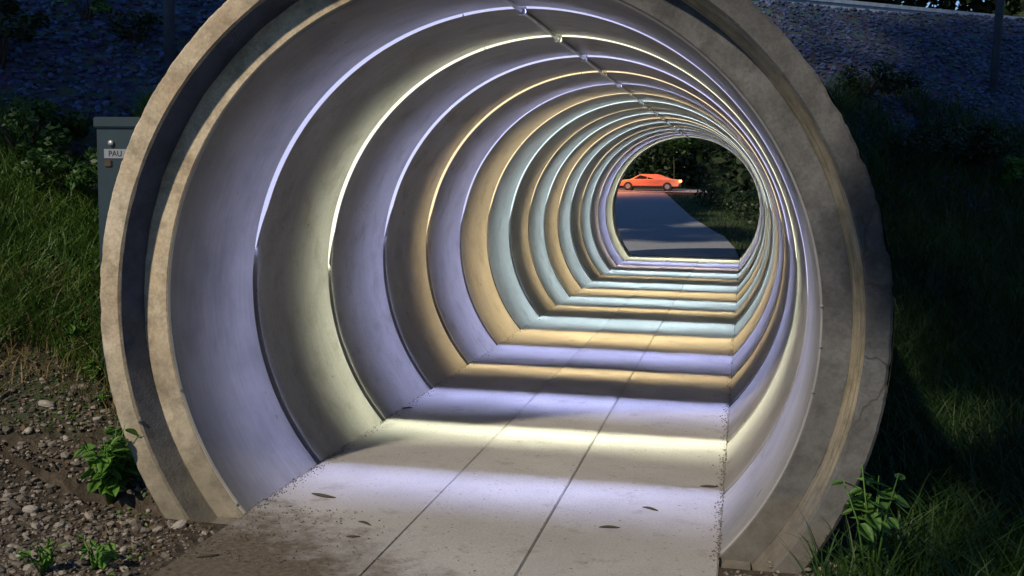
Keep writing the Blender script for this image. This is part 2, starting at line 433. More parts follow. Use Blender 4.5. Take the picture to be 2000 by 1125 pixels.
def make_pipes():
    bounds = [0.0] + JOINTS + [YEND]
    for k in range(NJ+1):
        ya, yb = bounds[k], bounds[k+1]
        w = SLOT if k < NJ else 0
        r0 = R0 + (0 if k == 0 else float(rng.uniform(-.004, .004)))
        D = .075
        prof_in = [(yb-w-.022, r0), (yb-w-.004, r0+.006), (yb-w, r0+.010), (yb-w, R0+D), (yb, R0+D), (yb, RO)] if w else [(yb-.006, r0), (yb, r0+.006), (yb, RO)]
        if k == 0:
            prof = [(.15, 1.628), (.15, 1.514), (.165, 1.5)] + prof_in
            head = [(.012, RO), (0, RO-.012), (0, 1.676), (.012, 1.667), (.15, 1.628)]
            r_ = np.random.default_rng(5)
            tt = np.radians(np.linspace(0, 360, 721)[:720]); prof_n = np.zeros(720)
            for _ in range(24):
                c0 = r_.normal(.35, .38); wd = r_.uniform(.006, .035); dp = r_.uniform(.001, .008)*(1 if abs(c0-.3) < .5 else .5)
                prof_n -= dp*np.clip(1.3-np.abs((tt-c0+np.pi) % (2*np.pi)-np.pi)/wd, 0, 1)
            for _ in range(60):
                c0 = r_.uniform(0, 6.28); wd = r_.uniform(.006, .03)
                prof_n -= r_.uniform(.001, .004)*np.clip(1.2-np.abs((tt-c0+np.pi) % (2*np.pi)-np.pi)/wd, 0, 1)
            prof_n += r_.normal(0, .0007, 720)
            lip_n = np.convolve(np.tile(r_.normal(0, .0022, 720), 3), np.ones(7)/7, 'same')[720:1440]
            def jit(th, rr, yy):
                return (rr + lip_n, yy) if rr[0] < RO-.02 else (rr + np.maximum(prof_n, -.024), yy)
            Vh, Fh = lathe(head, 720, jitter=jit)
            V, F = lathe(prof, 192)
            F = np.concatenate([Fh, F+len(Vh)]); V = np.concatenate([Vh, V])
            # outside barrel
            Vo, Fo = lathe([(yb, RO), (.012, RO)], 192); F = np.concatenate([F, Fo+len(V)]); V = np.concatenate([V, Vo])
        else:
            prof = [(ya, RO), (ya, r0+.003), (ya+.003, r0)] + prof_in
            V, F = lathe(prof, 160)
            Vo, Fo = lathe([(yb, RO), (ya, RO)], 96); F = np.concatenate([F, Fo+len(V)]); V = np.concatenate([V, Vo])
        me = mesh_np('concrete_pipe', V, F, True)
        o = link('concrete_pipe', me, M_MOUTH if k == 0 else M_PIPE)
        o.location = (0, 0, AX)
        if k == 0:
            lab = 'weathered concrete pipe end with a stepped rim at the near tunnel mouth'
        elif k < NJ:
            lab = f'{ORD[k]} concrete pipe ring from the near mouth, ending at the {NAMES[STRIPS[k][0]]} strip'
        else:
            lab = 'farthest concrete pipe ring, opening onto the dark asphalt path'
        tag(o, lab, 'pipe section', 'concrete pipe rings of the tunnel')
        if k == 0:   # little anchor bolts round the lip
            for (a, r, y) in ((4, 1.506, .158), (-2.5, 1.506, .158), (-10, 1.506, .158), (199, 1.668, .0), (196, 1.506, .158), (219.5, 1.506, .158)):
                mb = MB(); c, s = math.cos(rad(a)), math.sin(rad(a))
                p = Vector((r*c, y-.002, r*s)); q = Vector((c, 0, s))
                mb.tube([p+Vector((0, .01, 0)), p+Vector((0, -.006, 0)), p+Vector((0, -.012, 0))], [.007, .007, .004], 8)
                link('bolt', mb.mesh('bolt'), M_METAL, o)

M_WHITE = simple('white_paint', (.75, .75, .74), .4, 0, .05)

def arc_ribbon(y0, r0, y1, r1, a0, a1, n=60, gap=None, brk=125.0):
    Vs, Fs, base = [], [], 0
    spans = [(a0, a1)] if gap is None else [(a0, 90-gap), (90+gap, brk), (brk+.3, a1)]
    for s0, s1 in spans:
        V, F = lathe([(y0, r0), (y1, r1)], n, s0, s1); Vs.append(V); Fs.append(F+base); base += len(V)
    return np.concatenate(Vs), np.concatenate(Fs)

EM = {}
BRK = [102.0, 108.0, 131.0, 97.0, 119.0, 140.0, 104.0, 126.0, 99.0, 134.0, 112.0, 122.0, 101.0, 138.0, 117.0, 107.0]   # where two lengths of strip meet
def strips():
    for k, (col, w, st, a0, a1) in enumerate(STRIPS):
        yj = JOINTS[k]; w *= .30*(1.0 if k < 4 else 1.12)
        if (col, st) not in EM:
            EM[(col, st)] = (emit('led_tape_light', col, L_TAPE*st), emit('led_diffuser_light', tuple(c*.8+.2 for c in col), L_DIFF*(.5+.5*st)))
        mt, md = EM[(col, st)]
        # diffuser of the strip: a band on the far wall of the joint that faces out of the tunnel
        V, F = arc_ribbon(yj-.003, R0+.036, yj-.003, R0-.001, a0, a1, 56, .9, BRK[k])
        V2, F2 = arc_ribbon(yj-.003, R0-.001, yj+.001, R0-.001, a0, a1, 56, .9, BRK[k])
        V3, F3 = arc_ribbon(yj+.001, R0-.001, yj+.001, R0+.006, a0, a1, 56, .9, BRK[k])
        mi = np.concatenate([np.zeros(len(F)+len(F2)), np.ones(len(F3))]).astype(np.int32)
        n1, n2 = len(V), len(V)+len(V2)
        for q in (V, V2, V3):          # the strip sinks into the joint towards its two ends
            r = np.hypot(q[:, 0], q[:, 2]); a = np.degrees(np.arctan2(q[:, 2], q[:, 0]))
            t = np.clip(np.minimum(a-a0, a1-a)/9.0, 0, 1)
            r2 = np.where(r < R0+.0, R0+.022-.023*t, r)
            q[:, 0] *= r2/r; q[:, 2] *= r2/r
        me = mesh_np('light_strip', np.concatenate([V, V2, V3]), np.concatenate([F, F2+n1, F3+n2]), True, mi)
        o = link('light_strip', me, [md, M_SLOT]); o.location = (0, 0, AX)
        tag(o, f'{NAMES[col]} LED strip arching over the {ORD[k]} joint from the near mouth', 'light strip', 'LED strips in the pipe joints')
        # the LED tape at the bottom of the joint, shining across the tunnel
        V, F = arc_ribbon(yj-.0007, R0+.064, yj-.0042, R0+.064, a0, a1, 56, .9, BRK[k])
        me = mesh_np('led_tape', V, F, True)
        t = link('led_tape', me, mt, o)
        # black plastic carrier at the joint bottom, its fin added to cut the light
        V, F = arc_ribbon(yj-.001, R0+.069, yj-w-.002, R0+.069, a0-1, a1+1, 56)
        V2, F2 = lathe([(yj-w-.0015, R0+.069), (yj-w-.0015, R0+.045), (yj-w, R0+.045), (yj-w, R0+.069)], 56, a0-1, a1+1)
        F = np.concatenate([F, F2+len(V)]); V = np.concatenate([V, V2])
        link('carrier', mesh_np('carrier', V, F, True), M_SLOT, o)
make_pipes(); strips()

def fix_normals():
    """tape must shine inward, diffuser towards the near mouth"""
    for o in bpy.data.objects:
        if o.name.startswith('led_tape'):
            p = o.data.polygons[0]; c = p.center
            if p.normal.x*c.x + p.normal.z*c.z > 0: o.data.flip_normals()
        elif o.name.startswith('light_strip'):
            if o.data.polygons[0].normal.y > 0: o.data.flip_normals()
fix_normals()

# crown conduit with a small box at every strip
def conduit():
    mb = MB()
    pts = [(0.0, .17+.6*i, R0-.016 - .004*math.sin(i*2.1)) for i in range(31)]
    mb.tube(pts, [.011]*len(pts), 8)
    o = link('conduit', mb.mesh('conduit', True), M_METAL); o.location = (0, 0, AX)
    tag(o, 'thin grey cable conduit running along the crown of the tunnel', 'conduit')
    me = None
    for yj in JOINTS:
        if me is None:
            b = MB(); b.box(-.022, .022, -.036, .02, -.032, 0.0); me = b.mesh('junction_box', False, .006)
            me.materials.append(M_METAL)
        j = bpy.data.objects.new('junction_box', me); COL.objects.link(j); j.parent = o; j.location = (0, yj, R0-.002)
conduit()

# tunnel floor: three long concrete lanes
def make_floor():
    mb = MB()
    hw = math.sqrt(R0**2-AX**2)
    g = .0016
    lanes = [(-hw+.006, -.30-g), (-.30+g, .31-g), (.31+g, hw-.006)]
    for i, (a, b) in enumerate(lanes):
        dz = (.0, .002, -.001)[i]
        y = -.34; 
        segs = [-3.4, 4.6, 11.4, 18.58]
        for s0, s1 in zip(segs[:-1], segs[1:]):
            mb.box(a, b, s0+.002, s1-.002, -.12, dz)
    me = mb.mesh('floor', False, .005)
    tag(link('floor', me, M_FLOOR), kind='structure')
    mb = MB(); mb.box(-1.25, 1.25, -3.3, 18.55, -.3, -.03)
    tag(link('floor_base', mb.mesh('floor_base'), simple('joint_grit', (.16, .145, .13), .9)), kind='structure')
make_floor()

# ------------------------------------------------------------------ far side: path, road, stand-in car, added lamp
def strip_sheet(name, left, right, lift, mat, nl=12):
    """sheet between two polylines (same count), following the terrain"""
    L = np.array(left, float); Rr = np.array(right, float)
    P = []
    for t in np.linspace(0, 1, nl): P.append(L*(1-t)+Rr*t)
    P = np.stack(P)          # nl, n, 2
    Z = hgt(P[..., 0], P[..., 1]) + lift
    V = np.concatenate([P, Z[..., None]], -1).reshape(-1, 3)
    n = P.shape[1]
    i, j = np.meshgrid(np.arange(nl-1), np.arange(n-1), indexing='ij'); a = (i*n+j).ravel()
    F = np.stack([a, a+n, a+n+1, a+1], 1)
    return tag(link(name, mesh_np(name, V, F, True), mat), kind='structure')
ysp = np.linspace(18.57, 70, 80)
edge = np.interp(ysp, [18.5, 22, 27.5, 39.3, 55, 70], [1.12, 1.0, .65, -.87, -2.5, -4.1])
strip_sheet('path', np.stack([edge-4.2, ysp], 1), np.stack([edge, ysp], 1), .02, M_ASPH)
xr = np.linspace(-60, 60, 90)
strip_sheet('road', np.stack([xr, np.full_like(xr, 70.0)], 1), np.stack([xr, np.full_like(xr, 76.5)], 1), .055, M_ASPH, 8)
# path towards the camera
yp = np.linspace(-9, -3.4, 20)
strip_sheet('pavement', np.stack([np.full_like(yp, -1.15), yp], 1), np.stack([np.full_like(yp, 1.15), yp], 1), .02, M_FLOOR, 6)

M_CAR = simple('coral_car_paint', (.75, .27, .16), .35, 0, .03)  # coral carries the glow of the light trail
M_GLASS = simple('dark_glass', (.008, .008, .01), .5)
M_GLASS.node_tree.nodes['Principled BSDF'].inputs['Specular IOR Level'].default_value = .1
M_TYRE = simple('tyre_rubber', (.02, .02, .02), .8)
M_TAIL = emit('tail_light_glow', (1.0, .10, .03), 14.0, False)
def make_car(cx, cy, base):
    root = empty('trail_stand_in_car', (cx, cy, base))  # stand-in for the light trail of a passing car
    tag(root, 'coral red car standing in for an orange light trail beyond the tunnel', 'car')
    prof = [(-2.2, .32), (-2.22, .55), (-2.12, .72), (-1.25, .80), (-.55, 1.17), (.70, 1.18), (1.65, .86), (2.15, .82), (2.22, .6), (2.15, .32)]
    n = len(prof); W = .86
    V = []; 
    for s, ins in ((-1, 0), (1, 0)):
        for (x, z) in prof: V.append((x, s*(W - (.14 if z > 1.0 else 0)), z))
    F4 = [(i, i+1, n+i+1, n+i) for i in range(n-1)] + [(n-1, 0, n, 2*n-1)]
    bm = bmesh.new(); vs = [bm.verts.new(v) for v in V]
    for f in F4: bm.faces.new([vs[k] for k in f])
    bm.faces.new([vs[k] for k in range(n)][::-1]); bm.faces.new([vs[n+k] for k in range(n)])
    bmesh.ops.recalc_face_normals(bm, faces=bm.faces)
    bmesh.ops.bevel(bm, geom=bm.edges[:], offset=.05, segments=2, affect='EDGES')
    me = bpy.data.meshes.new('body'); bm.to_mesh(me); bm.free()
    link('body', me, M_CAR, root)
    for (xa, xb, xc, xd) in ((-1.0, -.12, -.12, -.55), (-.02, 1.2, .68, -.02)):
        mb = MB(); y = -W-.004
        mb.quad((xa, y, .84), (xb, y, .84), (xc, y+.125, 1.12), (xd, y+.125, 1.12)); link('window', mb.mesh('window'), M_GLASS, root)
    for (xa, xb) in ((-.98, .98),):
        mb = MB(); mb.box(xa, xb, -W-.012, -W+.05, .20, .33); link('sill', mb.mesh('sill', False, .01), M_TYRE, root)
    mb = MB(); mb.box(-.14, -.10, -W-.006, -W+.03, .82, 1.03); link('pillar', mb.mesh('pillar'), M_TYRE, root)
    mb = MB(); mb.box(2.12, 2.30, -W+.04, W-.04, .34, .52); link('bumper', mb.mesh('bumper', False, .03), M_TYRE, root)
    for x in (-1.38, 1.36):
        for s in (-1, 1):
            mb = MB(); mb.tube([(x, s*.72, .32), (x, s*.9, .32)], [.32, .31], 20); w = link('wheel', mb.mesh('wheel'), M_TYRE, root)
            mb = MB(); mb.tube([(x, s*.88, .32), (x, s*.905, .32)], [.19, .17], 12); link('rim', mb.mesh('rim'), M_METAL, w)
    for s in (-1, 1):
        mb = MB(); mb.box(2.16, 2.26, s*.70-.16, s*.70+.17, .64, .80); link('tail_light', mb.mesh('tail_light', False, .01), M_TAIL, root)
make_car(-5.45, 73.0, float(hgt(-5.45, 73.0))+.03)

def added_street_lamp(x, y):  # out of view, added for the orange glow on car and leaves
    b = float(hgt(x, y))
    root = empty('added_street_lamp', (x, y, b))
    tag(root, 'unseen orange street lamp added to light the car and leaves past the tunnel', 'street lamp')
    mb = MB(); mb.tube([(0, 0, 0), (0, 0, 1), (0, 0, 4.6)], [.09, .07, .05], 10); link('post', mb.mesh('post', True), M_METAL, root)
    mb = MB(); mb.tube([(0, 0, 4.55), (0, .4, 4.8), (0, 1.2, 4.85)], [.04, .035, .03], 8); link('arm', mb.mesh('arm', True), M_METAL, root)
    mb = MB(); mb.box(-.16, .16, .9, 1.5, 4.74, 4.86); h = link('lamp_head', mb.mesh('lamp_head', False, .03), M_METAL, root)
    mb = MB(); mb.box(-.12, .12, .96, 1.44, 4.70, 4.735); link('lens', mb.mesh('lens'), emit('sodium_lens', (1.0, .36, .10), 60, False), h)
    li = bpy.data.lights.new('sodium_light', 'SPOT'); li.energy = 2300; li.color = (1.0, .34, .12); li.spot_size = rad(150); li.spot_blend = .5; li.shadow_soft_size = .2
    lo = bpy.data.objects.new('sodium_light', li); COL.objects.link(lo); lo.parent = root; lo.location = (0, 1.2, 4.66)
added_street_lamp(-8.6, 68.8)

# ------------------------------------------------------------------ foliage builders
def leaves_np(C, size, aspect=.55, up=.3, n_rng=rng, droop=0.0):
    """rhombic leaf quads at centres C; returns V, F"""
    n = len(C)
    sz = size*n_rng.uniform(.6, 1.3, n)
    d = n_rng.normal(size=(n, 3)); d[:, 2] = d[:, 2]*.6 - droop; d /= np.linalg.norm(d, axis=1, keepdims=True)
    nn = n_rng.normal(size=(n, 3)); nn[:, 2] += up; 
    s = np.cross(d, nn); s /= np.linalg.norm(s, axis=1, keepdims=True)+1e-9
    a = C - d*sz[:, None]*.5; c = C + d*sz[:, None]*.5
    w = (sz*aspect*.5)[:, None]
    m = C + d*sz[:, None]*-.05
    V = np.stack([a, m+s*w, c, m-s*w], 1).reshape(-1, 3)
    F = np.arange(4*n).reshape(n, 4)
    return V, F

def crown_points(center, radii, n, clumps, r_=rng, hollow=.0):
    center = np.array(center); radii = np.array(radii)
    g = r_.normal(size=(clumps, 3)); g /= np.linalg.norm(g, axis=1, keepdims=True)
    cc = g*(r_.uniform(.25, 1.0, clumps)**.5)[:, None]*radii*.82
    cr = r_.uniform(.18, .36, clumps)*radii.mean()
    k = r_.integers(0, clumps, n)
    q = r_.normal(size=(n, 3)); q /= np.linalg.norm(q, axis=1, keepdims=True)
    P = cc[k] + q*(r_.uniform(.1, 1, n)**.45)[:, None]*cr[k][:, None]*np.array([1, 1, .75])
    return center + P, center + cc

def make_tree(label, x, y, h, cr, ch, n, leaf, mat, trunk_r=.14, group=None, name='tree', low=0.0, z0=None, seed=1, clumps=46, off=(0, 0)):
    r_ = np.random.default_rng(seed)
    b = float(hgt(x, y)) if z0 is None else z0
    root = empty(name, (x, y, b)); tag(root, label, 'tree', group)
    cz = h-ch
    P, cc = crown_points((off[0], off[1], cz), (cr, cr, ch), n, clumps, r_)
    P = P[P[:, 2] > low]
    mb = MB()
    bend = r_.uniform(-.3, .3, 2) + np.array(off)*.5
    tr = [(0, 0, -.2), (bend[0]*.3, bend[1]*.3, cz*.4), (bend[0], bend[1], cz*.8), (bend[0]*1.2, bend[1]*1.2, cz+ch*.5)]
    mb.tube(tr, [trunk_r*1.25, trunk_r, trunk_r*.75, trunk_r*.25], 10)
    for i in r_.choice(len(cc), min(12, len(cc)), replace=False):
        t = r_.uniform(.35, .95); s = Vector(tr[1]).lerp(Vector(tr[3]), t); e = Vector(cc[i])
        mid = s.lerp(e, .5) + Vector((0, 0, .12*ch)); rr = trunk_r*.38*(1.1-t)
        mb.tube([s, mid, e], [rr, rr*.6, rr*.2], 6)
    link('trunk', mb.mesh('trunk', True), M_BARK, root)
    V, F = leaves_np(P, leaf, .6, .3, r_)
    link('crown', mesh_np('crown', V, F), mat, root)
    return root

# trees beyond the far opening
G1 = 'trees beyond the far opening'
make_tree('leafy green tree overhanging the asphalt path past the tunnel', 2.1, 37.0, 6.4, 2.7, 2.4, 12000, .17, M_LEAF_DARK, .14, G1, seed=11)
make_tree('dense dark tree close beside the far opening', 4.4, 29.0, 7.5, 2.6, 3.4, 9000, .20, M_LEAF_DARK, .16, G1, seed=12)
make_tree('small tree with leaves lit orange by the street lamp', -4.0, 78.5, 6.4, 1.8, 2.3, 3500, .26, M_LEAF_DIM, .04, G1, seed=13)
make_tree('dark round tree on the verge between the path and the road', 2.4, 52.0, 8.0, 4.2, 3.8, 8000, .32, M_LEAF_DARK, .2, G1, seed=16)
for (x, y, h, lab, sd) in ((-9.5, 29, 17, 'unseen tall tree added for shade left of the path, next to the embankment', 71), (-9.0, 38, 18, 'unseen tall tree added for shade left of the path, second from the embankment', 72),
                           (-10.5, 47, 18, 'unseen tall tree added for shade left of the path, third from the embankment', 73), (-12.5, 57, 18, 'unseen tall tree added for shade left of the path, nearest the road', 74)):
    make_tree(lab, x, y, h, 3.6, 7.2, 9000, .5, M_LEAF_DARK, .3, 'unseen tall trees added to shade the far path', seed=sd, clumps=80)  # unseen row added to keep the sun off the far path
for (x, y, h, lab, sd) in ((-7.6, 24, 15, 'unseen slender tall tree added for shade by the foot of the embankment, left of the path', 75), (-7.4, 33.5, 16, 'unseen slender tall tree added for shade between the first two tall trees left of the path', 76),
                           (-8.4, 42.5, 17, 'unseen slender tall tree added for shade between the second and third tall trees left of the path', 77), (-10.6, 52, 17, 'unseen slender tall tree added for shade near the road, left of the path', 78)):
    make_tree(lab, x, y, h, 2.9, 6.8, 9000, .5, M_LEAF_DARK, .25, 'unseen slender trees added to shade the far path', seed=sd, clumps=80)  # second unseen row added against sun dapples on the path
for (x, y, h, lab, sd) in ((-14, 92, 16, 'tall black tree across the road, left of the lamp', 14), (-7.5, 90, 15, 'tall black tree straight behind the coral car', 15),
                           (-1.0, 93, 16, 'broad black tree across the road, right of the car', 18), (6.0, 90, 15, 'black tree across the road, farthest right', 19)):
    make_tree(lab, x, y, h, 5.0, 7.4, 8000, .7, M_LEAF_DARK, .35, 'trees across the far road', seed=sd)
def hedge(label, pts, h, wdt, n, leaf, mat, seed):
    r_ = np.random.default_rng(seed)
    pts = np.array(pts, float); t = r_.uniform(0, len(pts)-1, n); i = t.astype(int); f = (t-i)[:, None]
    P = pts[i]*(1-f) + pts[np.minimum(i+1, len(pts)-1)]*f
    lump = .72+.28*np.sin(t*7.1)*np.sin(t*3.3+1)
    q = r_.uniform(-1, 1, n); zz = r_.uniform(0, 1, n)**.8
    P = P + np.stack([q*wdt*(1.05-.6*zz), r_.normal(size=n)*.2], 1)
    z = hgt(P[:, 0], P[:, 1]) + zz*h*lump
    C = np.column_stack([P, z])
    V, F = leaves_np(C, leaf, .6, .3, r_)
    return tag(link('hedge', mesh_np('hedge', V, F), mat), label, 'hedge')
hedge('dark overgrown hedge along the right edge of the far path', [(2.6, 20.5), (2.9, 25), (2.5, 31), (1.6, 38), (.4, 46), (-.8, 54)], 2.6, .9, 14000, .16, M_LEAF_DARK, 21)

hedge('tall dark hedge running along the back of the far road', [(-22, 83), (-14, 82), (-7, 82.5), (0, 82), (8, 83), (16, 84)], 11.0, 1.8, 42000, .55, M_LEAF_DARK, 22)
# trees on the embankment crest
G2 = 'trees behind the railway embankment'
for (x, y, h, lab, sd) in ((2.0, 21.5, 9.5, 'dark tree rising behind the rail just right of the pipe rim', 31),
                           (7.6, 21.0, 10.5, 'dark bushy tree behind the rail at the embankment crest', 32),
                           (5.0, 23.0, 11.0, 'dark tree behind the rail between the bushy tree and the pipe rim', 37), (10.2, 25.0, 12.0, 'tall dark tree behind the rail near the leaning post', 38),
                           (15.5, 26.0, 11.0, 'dark tree behind the rail, farthest along the crest', 39),
                           (12.2, 23.5, 9.0, 'dark tree with sky gaps behind the leaning post', 33),
                           (-.6, 11.6, 15.0, 'unseen tall tree added for shade on the embankment over the tunnel', 35), (-6.0, 14.0, 16.0, 'unseen tall tree added for shade on the embankment, left of the tunnel', 36),  # both out of view, added to shade the far path
                           (-10.5, 12.5, 9.5, 'dark tree on the crest above the gravel slope, left of the pipe', 34)):
    make_tree(lab, x, y, h, 3.3, 4.3, 7000, .3, M_LEAF_DARK, .18, G2, seed=sd)

# unseen trees added behind the viewpoint: their crowns keep the sun off the bank
G3 = 'unseen trees added to shade the embankment'
make_tree('unseen tall broad tree added for shade on the left behind the viewpoint', -8.4, -5.0, 17.6, 4.8, 5.0, 9000, .5, M_LEAF_DARK, .34, G3, seed=41, clumps=90)
make_tree('tallest unseen tree added for shade behind the viewpoint, beside the path', 1.4, -7.4, 19.8, 5.4, 5.0, 12000, .5, M_LEAF_DARK, .30, G3, seed=42, clumps=110)
make_tree('unseen low crowned tree added for shade on the right behind the viewpoint', 6.4, -5.6, 16.5, 5.0, 6.4, 12000, .5, M_LEAF_DARK, .34, G3, seed=43, clumps=110)
make_tree('unseen tree added for shade left of the path behind the viewpoint', -1.5, -8.5, 15.6, 3.2, 2.8, 9000, .4, M_LEAF_DARK, .2, G3, seed=46, clumps=80)
make_tree('unseen small tree added for shade, leaning over the path behind the viewpoint', 2.3, -5.9, 8.8, 1.25, 1.8, 11000, .2, M_LEAF_DARK, .07, G3, seed=47, off=(-1.9, .2))
G4 = 'unseen bushes added for shade right of the path'  # out of view, added to keep sun off the right grass
make_tree('unseen tall dark bush added for shade beside the path behind the viewpoint', 3.1, -3.4, 8.6, 1.6, 4.2, 7000, .26, M_LEAF_DARK, .06, G4, seed=44)
make_tree('unseen wide dark bush added for shade farther right of the path', 5.8, -3.0, 8.8, 2.3, 4.3, 9000, .28, M_LEAF_DARK, .07, G4, seed=45)

# ------------------------------------------------------------------ embankment details
def rocks_np(C, size, r_=rng, flat=.7):
    n = len(C)
    t = (1+5**.5)/2
    base = np.array([(-1,t,0),(1,t,0),(-1,-t,0),(1,-t,0),(0,-1,t),(0,1,t),(0,-1,-t),(0,1,-t),(t,0,-1),(t,0,1),(-t,0,-1),(-t,0,1)], float)
    base /= np.linalg.norm(base[0])
    fc = np.array([(0,11,5),(0,5,1),(0,1,7),(0,7,10),(0,10,11),(1,5,9),(5,11,4),(11,10,2),(10,7,6),(7,1,8),(3,9,4),(3,4,2),(3,2,6),(3,6,8),(3,8,9),(4,9,5),(2,4,11),(6,2,10),(8,6,7),(9,8,1)])
    sc = np.stack([r_.uniform(.7, 1.35, n), r_.uniform(.6, 1.1, n), r_.uniform(.45, .8, n)*flat/.7], 1)*size[:, None]*.5
    V = base[None]*(1+r_.uniform(-.22, .22, (n, 12, 1)))*sc[:, None, :]
    a = r_.uniform(0, 6.28, n); ca, sa = np.cos(a)[:, None], np.sin(a)[:, None]
    X = V[..., 0]*ca - V[..., 1]*sa; Yv = V[..., 0]*sa + V[..., 1]*ca; Z = V[..., 2]
    tl = r_.uniform(-.5, .5, n)[:, None]; Z2 = Z*np.cos(tl)+X*np.sin(tl); X2 = X*np.cos(tl)-Z*np.sin(tl)
    V = np.stack([X2, Yv, Z2], -1) + C[:, None, :]
    F = (fc[None]+12*np.arange(n)[:, None, None]).reshape(-1, 3)
    return V.reshape(-1, 3), F

def in_pipe(x, y, z, m=.05): return (np.hypot(x, z-AX) < RO+m) & (y > -.03) & (y < 18.6)

def ballast():
    n = 110000
    x = rng.uniform(-8.5, 10, n); y = rng.uniform(-1, 15, n)
    z = hgt(x, y)
    keep = (z > 1.65+.35*np.sin(x*1.3)*np.sin(y*1.7+x)+rng.uniform(-.3, .3, n)) & (z < CREST+.05)
    u = (y-(1.25+.7*8*np.tanh(x/8)))*.82
    keep &= (u < 6.2) & ~in_pipe(x, y, z)
    x, y, z = x[keep], y[keep], z[keep]
    s = rng.uniform(.03, .075, len(x))
    V, F = rocks_np(np.column_stack([x, y, z+s*.12]), s)
    o = link('ballast', mesh_np('ballast', V, F), M_BALLAST); tag(o, 'crushed stone covering the embankment, tinted with blue sky light', 'ballast', kind='stuff')
ballast()

def rails():
    # along the crest line u = const
    d = Vector((math.cos(math.atan(.7)), math.sin(math.atan(.7)), 0)); nrm = Vector((-d.y, d.x, 0))
    for u0, lab in ((5.75, 'weathered steel rail along the near edge of the embankment crest'), (7.2, 'second steel rail lying behind the near crest rail')):
        mb = MB()
        p0 = Vector((0, 1.25+u0/.82, CREST))
        for prof in ((-.07, .07, 0, .02), (-.012, .012, .02, .12), (-.036, .036, .12, .165)):
            a, b, z0, z1 = prof
            ends = []
            for t in (-14, 26):
                q = p0 + d*t
                ends.append([q+nrm*a+Vector((0, 0, z0)), q+nrm*b+Vector((0, 0, z0)), q+nrm*b+Vector((0, 0, z1)), q+nrm*a+Vector((0, 0, z1))])
            A, B = [[tuple(v) for v in e] for e in ends]
            for k in range(4): mb.quad(A[k], B[k], B[(k+1) % 4], A[(k+1) % 4])
            mb.quad(*A); mb.quad(*B[::-1])
        o = link('railway_rail', mb.mesh('railway_rail'), M_RAIL); tag(o, lab, 'rail', 'rails of the railway track')
M_RAIL = simple('steel_rail', (.20, .26, .36), .5, .1)
rails()

def post(x, y, h, lean, r, lab):
    b = float(hgt(x, y))
    root = empty('metal_post', (x, y, b)); tag(root, lab, 'post', 'posts on the embankment')
    mb = MB(); mb.tube([(0, 0, -.3), (lean[0]*.5, lean[1]*.5, h*.5), (lean[0], lean[1], h)], [r, r, r*.95], 10)
    link('shaft', mb.mesh('shaft', True), M_POST, root)
    mb = MB(); mb.tube([(lean[0], lean[1], h), (lean[0], lean[1], h+.03)], [r*1.15, r*.8], 10); link('cap', mb.mesh('cap', True), M_POST, root)
M_POST = simple('dull_blue_grey_paint', (.05, .065, .10), .6)
# utility cabinet behind the rim
M_PLATE = simple('dull_plate', (.2, .225, .27), .5, 0, .05)
def cabinet():
    M = simple('cabinet_teal_paint', (.010, .028, .040), .5, .1, .12, 9)  # teal darkened to put shade on the cabinet front
    x0, x1, y0, y1 = -2.17, -1.79, .62, 1.02
    b = float(min(hgt(x0, y0), hgt(x1, y0)))-.1
    root = empty('utility_cabinet', ((x0+x1)/2, (y0+y1)/2, b)); tag(root, 'teal metal utility cabinet with a small white label, half hidden behind the pipe rim', 'cabinet')
    ox, oy = (x0+x1)/2, (y0+y1)/2; hx, hy = (x1-x0)/2, (y1-y0)/2
    H = 1.90-b
    mb = MB(); mb.box(-hx, hx, -hy, hy, 0, H-.05); link('body', mb.mesh('body', False, .008), M, root)
    mb = MB(); mb.box(-hx-.005, hx+.005, -hy-.018, hy+.005, H-.055, H); link('lid', mb.mesh('lid', False, .006), M, root)
    mb = MB(); mb.box(-hx+.02, hx-.02, -hy-.012, -hy+.002, .10, H-.085); d = link('door', mb.mesh('door', False, .004), M, root)
    mb = MB(); mb.tube([(-hx+.10, -hy-.013, H-.135), (-hx+.10, -hy-.03, H-.135)], [.016, .014], 10); link('lock', mb.mesh('lock', True), M_METAL, d)
    zl = 1.71-b
    mb = MB(); mb.box(-hx+.055, -hx+.185, -hy-.0155, -hy-.0135, zl-.024, zl+.024); lp = link('label_plate', mb.mesh('label_plate'), M_PLATE, root)
    cu = bpy.data.curves.new('lettering', 'FONT'); cu.body = 'PAU'; cu.size = .042; cu.extrude = .0004; cu.align_x = 'CENTER'; cu.align_y = 'CENTER'
    tmp = bpy.data.objects.new('lettering_source', cu); COL.objects.link(tmp)
    bpy.context.view_layer.update()
    me = bpy.data.meshes.new_from_object(tmp.evaluated_get(bpy.context.evaluated_depsgraph_get()))
    bpy.data.objects.remove(tmp)
    me.materials.clear()
    t = link('lettering', me, M_DARK, lp); t.rotation_euler = (rad(90), 0, 0); t.location = (-hx+.12, -hy-.0175, zl)
    mb = MB(); mb.box(-hx+.058, -hx+.098, -hy-.022, -hy-.011, zl-.068, zl-.034); link('latch', mb.mesh('latch', False, .003), M_DARK, root)
cabinet()

